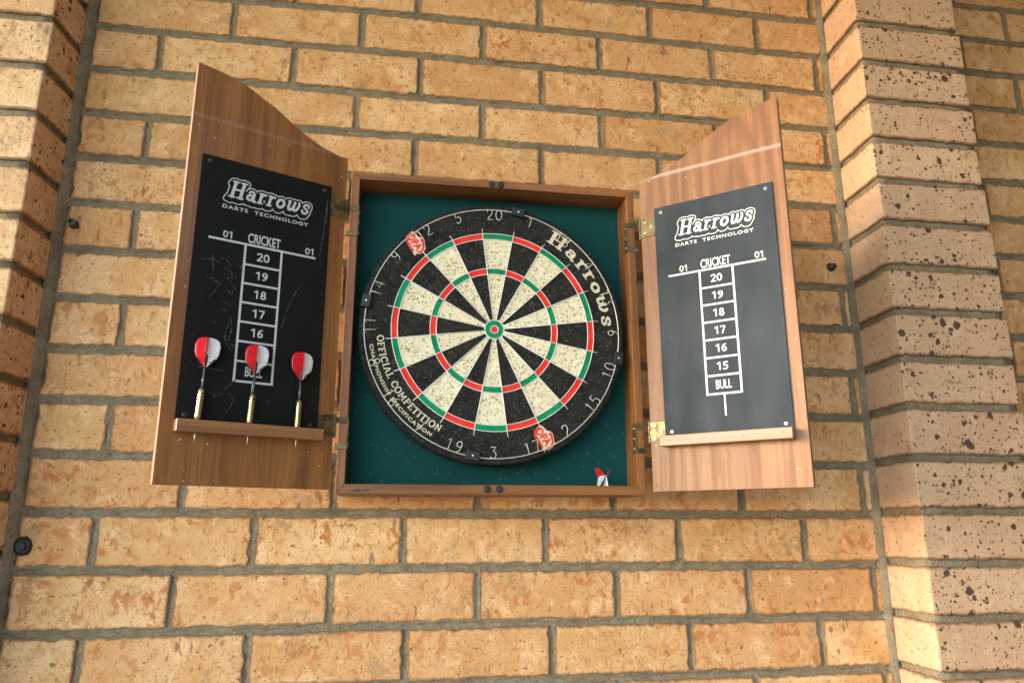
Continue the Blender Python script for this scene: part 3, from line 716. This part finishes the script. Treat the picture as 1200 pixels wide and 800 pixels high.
# chalk scribbles on the left scoreboard
mb = MB()
def chalk(pts, w_=.0007):
    mb = MB(); mb.tube([(-s, -.0034, t) for s, t in pts], w_, 4); mb.build('chalk_mark', M['chalk'], dl)
for k, pts in enumerate([[(.213, .318), (.200, .3225), (.186, .318)], [(.199, .328), (.196, .305)], [(.187, .326), (.177, .324), (.173, .316), (.181, .312), (.170, .307), (.169, .298), (.180, .296)],
            [(.160, .321), (.156, .312), (.160, .302), (.172, .298)], [(.205, .296), (.1845, .286), (.199, .262)], [(.2, .2955), (.184, .2855)], [(.171, .292), (.163, .284), (.167, .275), (.174, .279)],
            [(.178, .262), (.168, .256)], [(.180, .250), (.172, .248)], [(.166, .24), (.163, .222), (.166, .205)], [(.168, .232), (.172, .21), (.166, .195), (.158, .190), (.158, .199), (.165, .201)],
            [(.206, .163), (.19, .1615), (.170, .1605)], [(.152, .149), (.170, .1285), (.1785, .1215), (.168, .127), (.158, .1285), (.152, .12), (.156, .107), (.162, .1005)],
            [(.1785, .1215), (.179, .127)], [(.072, .30), (.083, .27), (.092, .235)], [(.064, .31), (.078, .285)], [(.0325, .46), (.034, .43), (.036, .395), (.040, .36)], [(.0318, .452), (.0328, .41)]]):
    chalk(pts, .0011 if k < 14 else .0008)
# frame halves of the hinges: inner strip, two tabs over the front edge, dark gap pieces
for sgn, xin, xout, hx, hy, mt in ((-1, xi0, FX0, LHX, LHY, 'brass_old'), (1, xi1, FX1, RHX, RHY, 'brass')):
    for (t0, t1) in ((.4135, .4680), (.0640, .1135)):
        a0, a1 = Z0 + t0 - .002, Z0 + t1 - .002
        mb = MB()
        q0, q1 = sorted((xin, xin - sgn * .0013)); mb.box(q0, q1, FY - .0013, FY + .014, a0, a1)
        for (b0, b1) in ((a0, a0 + .0085), (a1 - .0095, a1)):
            q0, q1 = sorted((xin, xout + sgn * .004)); mb.box(q0, q1, FY - .0013, FY - .0001, b0, b1)
            q0, q1 = sorted((xout + sgn * .0002, xout + sgn * .004)); mb.box(q0, q1, FY - .0012, FY + .004, b0 + .0003, b1 - .0003)
        cobj(mb, 'hinge_bracket', M[mt], bevel=.0003)
        for k in range(3):
            z = a0 + (a1 - a0) * (k + .5) / 3; mb = MB(); mb.lathe([(.0021, 0), (.0018, .0009), (.0008, .0012)], 10, 'z')
            mb.v = [(-sgn * p[2], p[1], p[0]) for p in mb.v]
            mb.build('bracket_screw', M['steel'], cab, Vector((xin - sgn * .0014, FY + .007, z)) - cb)

# ------------------------------------------------------------------ the dartboard
BX, BZ, BY = -.1051, .5541, -.0906
bd = empty('dartboard', (BX, BACK, BZ)); tag(bd, 'round bristle dartboard with numbered wire ring hanging in the open cabinet', 'dartboard')
yb = BY - BACK                                    # local y of the playing face
def sisal(name, a, b, speck, amt=.6, lo=.6):
    m = Mat(name, .9, .2); P = m.pos(kind='world')
    c = m.mix(m.ramp(m.noise(P, 60, 5, .6), .3, .7), a, b)
    c = m.mix(m.math('MULTIPLY', m.ramp(m.noise(P, 290, 4, .62, .6), lo, lo + .05), amt), c, speck)
    c = m.mix(m.math('MULTIPLY', m.ramp(m.noise(P, 520, 2, .5), .62, .68), amt * .6), c, speck)
    m.color(c); m.bump(m.math('ADD', m.noise(P, 350, 4, .7), m.math('MULTIPLY', m.noise(P, 1100, 2), .5)), .6, .0011); return m.m
M['b_black'] = sisal('black_sisal', (.010, .0095, .009), (.022, .021, .019), (.13, .11, .085), .6, .575)
M['b_cream'] = sisal('cream_sisal', (.78, .67, .45), (.86, .77, .56), (.30, .20, .09), .9, .55)
M['b_red'] = sisal('red_sisal', (.78, .030, .018), (.85, .05, .03), (.35, .03, .01), .4, .66)
M['b_green'] = sisal('green_sisal', (.003, .21, .08), (.006, .29, .115), (.01, .09, .03), .4, .64)
M['b_print'] = sisal('cream_board_print', (.66, .58, .40), (.72, .65, .48), (.30, .2, .08), .6, .64)
mb = MB(); prof = [(.2095, 0), (.2215, -.001), (.2229, -.004)]
N = 120; rng = random.Random(2)
rings = [(.2225, 0.0), (.2232, yb * .5), (.2229, yb + .0035), (.2212, yb + .0008), (.2175, yb), (.18, yb)]
vs = []; fs = []
for q, (r_, y) in enumerate(rings):
    for k in range(N):
        a = 2 * math.pi * k / N; rr = r_ + (rng.gauss(0, .0006) if q < 4 else 0)
        vs.append((rr * math.sin(a), y + (rng.gauss(0, .0003) if 0 < q < 4 else 0), rr * math.cos(a)))
for q in range(len(rings) - 1):
    for k in range(N): fs.append((q * N + k, (q + 1) * N + k, (q + 1) * N + (k + 1) % N, q * N + (k + 1) % N))
fs.append(tuple((len(rings) - 1) * N + k for k in range(N)))
mb.add(vs, fs); o = mb.build('board_body', M['b_black'], bd)
bm = bmesh.new(); bm.from_mesh(o.data); bmesh.ops.recalc_face_normals(bm, faces=bm.faces); bm.to_mesh(o.data); bm.free()
ROT = 1.8
def sector_mesh(name, r0, r1, mat):
    mb = MB(); n = 6; vs = []
    for y in (-.0006, -.0001):
        for k in range(n + 1):
            a = R(-9 + 18 * k / n)
            for r_ in (r0, r1): vs.append((r_ * math.sin(a), y, r_ * math.cos(a)))
    h = 2 * (n + 1); fs = []
    for k in range(n):
        i = 2 * k; fs.append((i, i + 2, i + 3, i + 1)); fs.append((i + 1, i + 3, h + i + 3, h + i + 1)); fs.append((i, h + i, h + i + 2, i + 2))
    fs += [(0, 1, h + 1, h), (2 * n, h + 2 * n, h + 2 * n + 1, 2 * n + 1)]
    mb.add(vs, fs); return mb.mesh(name, mat)
SM = {}
for nm, r0, r1, mk in (('inner_single', .0159, .0968, ('b_cream', 'b_black')), ('treble', .0968, .1070, ('b_green', 'b_red')),
                       ('outer_single', .1070, .1598, ('b_cream', 'b_black')), ('double', .1598, .1700, ('b_green', 'b_red'))):
    SM[nm] = [sector_mesh(nm, r0, r1, M[k]) for k in mk]
for nm in SM:
    for i in range(20):
        o = bpy.data.objects.new(nm, SM[nm][i % 2]); o.location = (0, yb, 0); o.rotation_euler = (0, R(18 * i + ROT), 0); link(o, bd)
for nm, r_, mk, dy in (('outer_bull', .0159, 'b_green', -.0007), ('bullseye', .0064, 'b_red', -.0011)):
    mb = MB(); mb.lathe([(r_, 0), (r_, .0006)], 32, 'y'); mb.build(nm, M[mk], bd, (0, yb + dy + .0006, 0))
# spider of wires
mb = MB(); rw = .00075; yw = yb - .0016
for rr, rd in ((.170, rw), (.1598, rw), (.107, rw), (.0968, rw), (.0159, .0008), (.0064, .0008)):
    mb.tube([(rr * math.sin(2 * math.pi * k / 72), yw, rr * math.cos(2 * math.pi * k / 72)) for k in range(72)], rd, 5, True)
rng = random.Random(8)
for i in range(20):
    a = R(18 * i + 9 + ROT); a2 = a + rng.gauss(0, .004)
    mb.tube([(.0155 * math.sin(a), yw + .0003, .0155 * math.cos(a)), (.10 * math.sin(a), yw - .0004, .10 * math.cos(a)), (.172 * math.sin(a), yw - .0003, .172 * math.cos(a)), (.1795 * math.sin(a2), yw + .0012, .1795 * math.cos(a2))], rw, 5)
    mb.tube([((.0159 + .0001) * math.sin(a - .12), yw, .0159 * math.cos(a - .12)), (.0185 * math.sin(a - .08), yw + .0004, .0185 * math.cos(a - .08))], .0007, 5)
mb.build('wire_spider', M['wire'], bd, smooth=True)
# wire number ring
DG = {'0': [arc(.3, .5, .28, .5, 90, 450, 14)], '1': [[(.1, .82), (.32, 1.0), (.32, 0)]],
      '2': [[(.05, .78), (.12, .95), (.3, 1.0), (.48, .93), (.53, .75), (.45, .52), (.2, .25), (.06, .05), (.3, .0), (.6, .04)]],
      '3': [[(.08, .97), (.52, 1.0), (.3, .62), (.48, .52), (.54, .28), (.42, .05), (.22, .0), (.05, .14)]],
      '4': [[(.42, 0), (.42, 1.0), (.02, .34), (.58, .34)]], '5': [[(.52, 1.0), (.14, 1.0), (.1, .58), (.3, .64), (.5, .5), (.54, .26), (.4, .04), (.2, 0), (.05, .12)]],
      '6': [[(.46, 1.0), (.2, .72), (.07, .4), (.08, .14), (.26, 0), (.46, .07), (.53, .26), (.42, .46), (.25, .5), (.09, .36)]],
      '7': [[(.05, 1.0), (.55, 1.0), (.26, 0)]], '8': [arc(.3, .75, .21, .25, 270, -90, 12) + arc(.3, .25, .26, .25, 90, 450, 12)],
      '9': [[(.5, .64), (.34, .5), (.14, .56), (.07, .76), (.18, .96), (.38, 1.0), (.52, .86), (.53, .6), (.44, .25), (.2, 0)]]}
ORDER = [20, 1, 18, 4, 13, 6, 10, 15, 2, 17, 3, 19, 7, 16, 8, 11, 14, 9, 12, 5]
mb = MB(); RR = .2133; yn = yb - .0030
mb.tube([(RR * math.sin(2 * math.pi * k / 90), yn, RR * math.cos(2 * math.pi * k / 90)) for k in range(90)], .0008, 6, True)
mb.build('number_ring', M['ring_wire'], bd, smooth=True)
for i, num in enumerate(ORDER):
    th = 18 * i; inv = 100 < th < 260; h = .0185; cs = .0155
    txt = str(num); mb = MB(); W_ = cs * len(txt)
    for q, ch in enumerate(txt):
        for st in DG[ch]:
            pts = []
            for (x, y) in st:
                X_ = (q * cs + x * cs * 1.18) - W_ / 2 + .001; Y_ = y * h
                if inv: X_ = -X_; rr = RR - h + (h - Y_)
                else: rr = RR - h + Y_
                a = R(th) + X_ / .204; pts.append((rr * math.sin(a), yn - .0006, rr * math.cos(a)))
            mb.tube(pts, .00072, 5)
    mb.build('wire_number', M['ring_wire'], bd, smooth=True)
# ring clips
for th, r_ in ((-79.6, .2150), (10.9, .2140), (101.6, .2150), (-170.7, .2120)):
    mb = MB(); a = R(th); mb.box(-.0115, .0115, -.0085, 0, -.0080, .0080)
    mb.v = [(v[0] * (.92 if v[1] < -.005 else 1), v[1], v[2] * (.92 if v[1] < -.005 else 1)) for v in mb.v]
    o = mb.build('ring_clip', M['rubber'], bd, (r_ * math.sin(a), yb - .0005, r_ * math.cos(a)), bevel=.001); o.rotation_euler = (0, a, 0)
    mb = MB(); mb.lathe([(.0019, 0), (.0019, .0006), (.0009, .0012)], 12, 'y'); q = mb.build('bolt', M['steel'], o, (0, -.0085, 0))
# printed words round the black border
def curved(name, V, F, rbase, th0, inward, mat, dy=-.0004):
    """V: x along the text in metres, z height in metres; inward: tops point to the centre"""
    q = MB(); out = []
    for x, z in V:
        if not inward: a = R(th0) + x / rbase; r_ = rbase + z
        else: a = R(th0) - x / rbase; r_ = rbase - z
        out.append((r_ * math.sin(a), yb + dy, r_ * math.cos(a)))
    q.add(out, F); return q.build(name, M[mat], bd)
gx2 = np.arange(-.1, 6.2, .03); gy2 = np.arange(-.1, 1.15, .03); A_, B_ = np.meshgrid(gx2, gy2); HS2, HW2 = harrows(0.0, .09)
V, F = fill(sdf(HS2, A_, B_) + .006, gx2, gy2); V = V - V.min(0); V[:, 0] *= (.2 * R(81.5 - 29.0)) / V[:, 0].max(); V[:, 1] *= .0265 / V[:, 1].max()
curved('board_logo', V, F, .1850, 29.0, False, 'b_print')
# slab lettered words, stroke built
CAPS = {'O': (.80, [(arc(.4, .5, .33, .45, 0, 360, 18), .085)]), 'F': (.66, [([(.2, .06), (.2, .94)], .085), ([(.06, .05), (.36, .05)], .045), ([(.06, .95), (.58, .95), (.58, .78)], .05), ([(.2, .5), (.46, .5)], .05)]),
        'I': (.42, [([(.21, .06), (.21, .94)], .085), ([(.06, .05), (.36, .05)], .045), ([(.06, .95), (.36, .95)], .045)]),
        'C': (.76, [(arc(.42, .5, .32, .44, 50, 310, 16), .085), ([(.63, .62), (.63, .93)], .04)]),
        'A': (.82, [([(.14, .06), (.41, .94), (.68, .06)], .07), ([(.25, .33), (.57, .33)], .045), ([(.03, .05), (.27, .05)], .042), ([(.55, .05), (.79, .05)], .042)]),
        'L': (.64, [([(.2, .06), (.2, .94)], .085), ([(.06, .05), (.58, .05), (.58, .24)], .05), ([(.06, .95), (.34, .95)], .045)]),
        'M': (1.0, [([(.18, .06), (.2, .94), (.5, .3), (.8, .94), (.82, .06)], .065), ([(.05, .05), (.31, .05)], .042), ([(.69, .05), (.95, .05)], .042)]),
        'P': (.70, [([(.2, .06), (.2, .94)], .085), ([(.06, .05), (.36, .05)], .045), ([(.06, .95), (.4, .95), (.58, .86), (.62, .7), (.56, .53), (.4, .45), (.2, .45)], .055)]),
        'E': (.68, [([(.2, .06), (.2, .94)], .085), ([(.06, .05), (.6, .05), (.6, .24)], .05), ([(.06, .95), (.58, .95), (.58, .78)], .05), ([(.2, .5), (.46, .5)], .05)]),
        'T': (.72, [([(.36, .06), (.36, .94)], .085), ([(.22, .05), (.5, .05)], .045), ([(.06, .78), (.06, .95), (.66, .95), (.66, .78)], .05)]),
        'N': (.86, [([(.2, .06), (.2, .94), (.66, .06), (.66, .94)], .065), ([(.06, .05), (.34, .05)], .042), ([(.54, .95), (.8, .95)], .042)]), ' ': (.42, [])}
st = []; x = 0
for ch in 'OFFICIAL COMPETITION':
    adv, ss = CAPS[ch]
    for pts, hw in ss: st.append(([(a + x, b) for a, b in pts], hw))
    x += adv + .04
gx3 = np.arange(-.1, x + .1, .055); gy3 = np.arange(-.1, 1.15, .055); A_, B_ = np.meshgrid(gx3, gy3)
V, F = fill(sdf(st, A_, B_), gx3, gy3); V = V - V.min(0); V[:, 0] *= (.1905 * R(59.0)) / V[:, 0].max(); V[:, 1] *= .0118 / V[:, 1].max()
curved('board_lettering', V, F, .1935, -95.0, True, 'b_print')
V, F = text_mesh('CHAMPIONSHIP SPECIFICATION', 0, .204 * R(52), 0, .0062, .03, 0, 1.2)
curved('board_lettering', V, F, .2062, -99.0, True, 'b_print')
# round dealer marks: cream blob, red ring and letters
def badge(th, r_, rot):
    cx, cz = r_ * math.sin(R(th)), r_ * math.cos(R(th)); ca, sa = math.cos(R(rot)), math.sin(R(rot))
    e = empty_mesh = None
    def put(name, V, F, mat, dy):
        q = MB(); q.add([(cx + (x * ca + z * sa) * 1.1, yb + dy, cz + (-x * sa + z * ca) * 1.1) for x, z in V], F); return q.build(name, M[mat], bd)
    def blob(k):
        return [(-.019 * k, .006 * k), (-.016 * k, .0095 * k), (-.006 * k, .0105 * k), (-.002 * k, .0145 * k), (.004 * k, .0155 * k), (.009 * k, .012 * k), (.0155 * k, .0095 * k), (.0185 * k, .003 * k), (.018 * k, -.004 * k), (.015 * k, -.008 * k), (.017 * k, -.0115 * k), (.010 * k, -.011 * k), (0, -.0105 * k), (-.011 * k, -.0095 * k), (-.017 * k, -.005 * k)][::-1]
    put('dealer_mark', blob(1.0), [tuple(range(15))], 'b_print', -.00035)
    stk = [([(-.0165, .004), (-.0155, -.0045), (-.009, -.0080), (.001, -.0088), (.009, -.0092)], .0016), ([(.0070, .0100), (.0130, .0075), (.0160, .002), (.0150, -.004)], .0016), ([(.001, .0118), (.0045, .0122)], .0022)]
    gx4 = np.arange(-.022, .022, .0006); A4, B4 = np.meshgrid(gx4, gx4); V, F = fill(sdf(stk, A4, B4), gx4, gx4); put('dealer_mark', V, F, 'b_red', -.00055)
    V, F = text_mesh('DPA', -.0150, .0125, -.0052, .0072, .04); put('dealer_mark', V, F, 'b_red', -.0006)
badge(-43.1, .1985, 55); badge(155.5, .1965, 53)

# ------------------------------------------------------------------ darts
m = Mat('dart_brass', .28, .5, 1.0); P = m.pos(kind='object'); m.color(m.mix(m.noise(P, 200), (.64, .52, .30), (.50, .39, .20))); M['barrel'] = m.m
M['shaft'] = simple('blue_black_shaft', (.015, .02, .03), .25, .3); M['shaft_clear'] = simple('grey_blue_shaft', (.12, .14, .17), .25, .4)
M['fl_red'] = simple('red_flight', (.62, .012, .022), .35); M['fl_white'] = simple('white_flight', (.90, .90, .90), .35)
M['fl_grey'] = simple('silver_flight', (.45, .45, .47), .35)
def wing(sgn, mat, name, parent, z0, ang, bendy=.002, k=1.0):
    out = [(.0006, 0), (.0165 * k, .015), (.0187 * k, .0215), (.0190 * k, .033), (.0160 * k, .0405), (.0100 * k, .0445), (.0006, .0462)]
    n = 5; mb = MB(); vs = []; 
    zs = [0, .015, .0215, .033, .0405, .0445, .0462]; ws = [.0006, .0135 * k, .0160 * k, .0168 * k, .0150 * k, .0105 * k, .0030]; zs = [z * .94 for z in zs]
    for y in (-.00018, .00018):
        for z, w_ in zip(zs, ws):
            for q in range(n + 1):
                x = w_ * q / n; vs.append((sgn * x, y + bendy * math.sin(math.pi * x / .019) * sgn * (z / .046), z))
    h = 7 * (n + 1); fs = []
    for i in range(6):
        for q in range(n):
            a = i * (n + 1) + q; fs.append((a, a + 1, a + n + 2, a + n + 1)); fs.append((h + a, h + a + n + 1, h + a + n + 2, h + a + 1))
        a = i * (n + 1) + n; fs.append((a, h + a, h + a + n + 1, a + n + 1))
    mb.add(vs, fs); o = mb.build(name, M[mat], parent, (0, 0, z0), smooth=True); o.rotation_euler = (0, 0, ang); return o
def dart(label, s, t_top, tilt, spin):
    # placed on the left door's shelf; position in door space -> world
    Md = Matrix.Translation((LHX, LHY, Z0)) @ Matrix.Rotation(LRZ, 4, 'Z')
    p = Md @ Vector((-s, -.0135, .0866)); d = empty('dart', p, LRZ); tag(d, label, 'dart', 'darts standing in the left door shelf')
    d.rotation_euler = (0, tilt, LRZ)
    dt = t_top - .204
    mb = MB(); mb.lathe([(.0004, -.0290), (.0007, -.024), (.0008, .004)], 8); mb.build('point', M['steel'], d, smooth=True)
    prof = [(.0020, -.002), (.0032, .001)]
    for i in range(8):
        z = .003 + i * .0042; prof += [(.0046, z), (.0047, z + .0022), (.0032, z + .0027), (.0032, z + .0038)]
    prof += [(.0044, .037), (.0040, .041), (.0028, .0435)]
    mb = MB(); mb.lathe(prof, 14); mb.build('barrel', M['barrel'], d, (0, 0, dt), smooth=True, sharp=R(35))
    mb = MB(); mb.lathe([(.0017, .043), (.0016, .050), (.0015, .060), (.0016, .076), (.0022, .0775), (.0022, .089), (.0012, .092)], 10)
    mb.build('shaft', M['shaft'], d, (0, 0, dt), smooth=True)
    mb = MB(); mb.lathe([(.00175, .045), (.00175, .066)], 10); mb.build('shaft_sleeve', M['shaft_clear'], d, (0, 0, dt), smooth=True)
    fl = empty('flight', (0, 0, .0725 + dt), spin, d)
    wing(-1, 'fl_red', 'flight_wing', fl, 0, .06, .0007); wing(1, 'fl_white', 'flight_wing', fl, 0, -.05, .0007)
    wing(1, 'fl_red', 'flight_wing', fl, 0, -math.pi / 2 - .25, .001); wing(1, 'fl_white', 'flight_wing', fl, 0, math.pi / 2, .001)
    # printed bars low on the two wings
    for sg in (-1, 1):
        mb = MB(); mb.add([(sg * .0045, -.0004, .0055), (sg * .0125, -.0013 if sg > 0 else .0, .0128), (sg * .0125, -.0013 if sg > 0 else .0, .0148), (sg * .0045, -.0004, .0075)], [(0, 1, 2, 3)])
        mb.v = [(v[0], -.0012, v[2]) for v in mb.v]
        mb.build('flight_mark', M['dark_metal'], fl)
    return d
dart('red and white flighted dart at the outer left end of the shelf', .2000, .2045, .045, -.16)
dart('red and white flighted dart in the middle, standing in front of BULL', .1300, .2030, .030, -.10)
dart('red and white flighted dart nearest the hinge, right of BULL', .0610, .2010, .012, .06)
# loose flight lying behind the lower rail of the cabinet
lf = empty('dart_flight', (.0850, BACK - .026, zi0 + .0008)); tag(lf, 'loose red and white dart flight lying in the lower right corner of the cabinet', 'dart flight')
lf.rotation_euler = (0, 0, 0)
def sheet(pts3, mat, name, th=(0, .0004, 0)):
    mb = MB(); n = len(pts3); vs = list(pts3) + [tuple(a + b for a, b in zip(p, th)) for p in pts3]
    mb.add(vs, [tuple(range(n)), tuple(range(2 * n - 1, n - 1, -1))] + [(i, n + i, n + (i + 1) % n, (i + 1) % n) for i in range(n)]); return mb.build(name, M[mat], lf)
sheet([(.002, 0, .0175), (-.0030, -.001, .0185), (-.0105, -.003, .0245), (-.0145, -.004, .0290), (-.0185, -.004, .0297), (-.0215, -.004, .0270), (-.0190, -.003, .0215), (-.0165, -.002, .0125), (-.0120, -.001, .0155), (-.0080, -.001, .0170)][::-1], 'fl_red', 'flight_wing')
sheet([(-.0155, -.0022, .0130), (-.0175, -.001, .0), (-.0125, 0, -.0), (-.0010, .001, .0178), (-.0080, -.001, .0172), (-.0120, -.001, .0157)][::-1], 'fl_white', 'flight_wing', (0, .0004, 0))
sheet([(-.0008, .002, .0178), (-.0062, .004, 0), (-.0022, .004, 0)][::-1], 'fl_grey', 'flight_wing')
sheet([(-.0004, .001, .0180), (-.0022, .002, 0), (.0022, .001, 0)], 'fl_white', 'flight_wing')
sheet([(.0, 0, .0176), (.0052, .003, .0262), (.0062, .003, .0252), (.0018, .0, .0172)][::-1], 'fl_red', 'flight_wing')

# ------------------------------------------------------------------ fixings left in the wall
def bolt(name, label, x, z, kind):
    t = empty(name, (x, 0, z)); tag(t, label, 'bolt' if kind != 'plug' else 'wall plug', 'bolts left in the wall' if kind != 'plug' else None)
    if kind == 'plug':
        mb = MB(); rng = random.Random(6); vs = []; fs = []; n = 20
        for q, (r_, y) in enumerate(((.0135, .002), (.0130, -.003), (.0108, -.0050), (.0092, -.0032), (.0065, -.0030), (.0050, -.0055), (.0028, -.0052))):
            for k in range(n):
                a = 2 * math.pi * k / n; rr = r_ * (1 + rng.gauss(0, .04)); vs.append((rr * math.cos(a), y, rr * 1.08 * math.sin(a)))
        for q in range(6):
            for k in range(n): fs.append((q * n + k, q * n + (k + 1) % n, (q + 1) * n + (k + 1) % n, (q + 1) * n + k))
        fs.append(tuple(6 * n + k for k in range(n))); mb.add(vs, fs); mb.build('rubber_cap', M['rubber'], t)
        return t
    big = kind == 'sleeve'
    mb = MB(); mb.lathe([(.0085, -.003), (.0085, .0008), (.006, .0012)], 18, 'y'); mb.build('washer', M['dark_metal'], t)
    L_ = .020 if big else .012
    mb = MB()
    if big: mb.lathe([(.0058, 0), (.0060, L_), (.0045, L_), (.0042, L_ - .006)], 16, 'y')
    else:
        prof = []
        for i in range(7): prof += [(.0050, .001 + i * .0016), (.0058, .0018 + i * .0016)]
        prof += [(.0045, L_ + .0005), (.0015, L_ + .0008)]; mb.lathe(prof, 16, 'y')
    o = mb.build('sleeve' if big else 'thread', M['dark_metal'], t, smooth=True, sharp=R(40)); o.rotation_euler = (.10, 0, .12)
    if big:
        mb = MB(); mb.lathe([(.0034, 0), (.0036, .016), (.0022, .0168)], 12, 'y'); q = mb.build('stud', M['dark_metal'], t, (.0052, 0, -.0042)); 
    return t
bolt('wall_bolt', 'dark steel bolt sleeve sticking out of the brick beside the left pier', -.8119, .7335, 'sleeve')
bolt('wall_bolt', 'short dark threaded bolt in the brick between right door and right pier', .5772, .7336, 'thread')
bolt('wall_plug', 'round black rubber plug at the foot of the left corner', -.8165, .2080, 'plug')
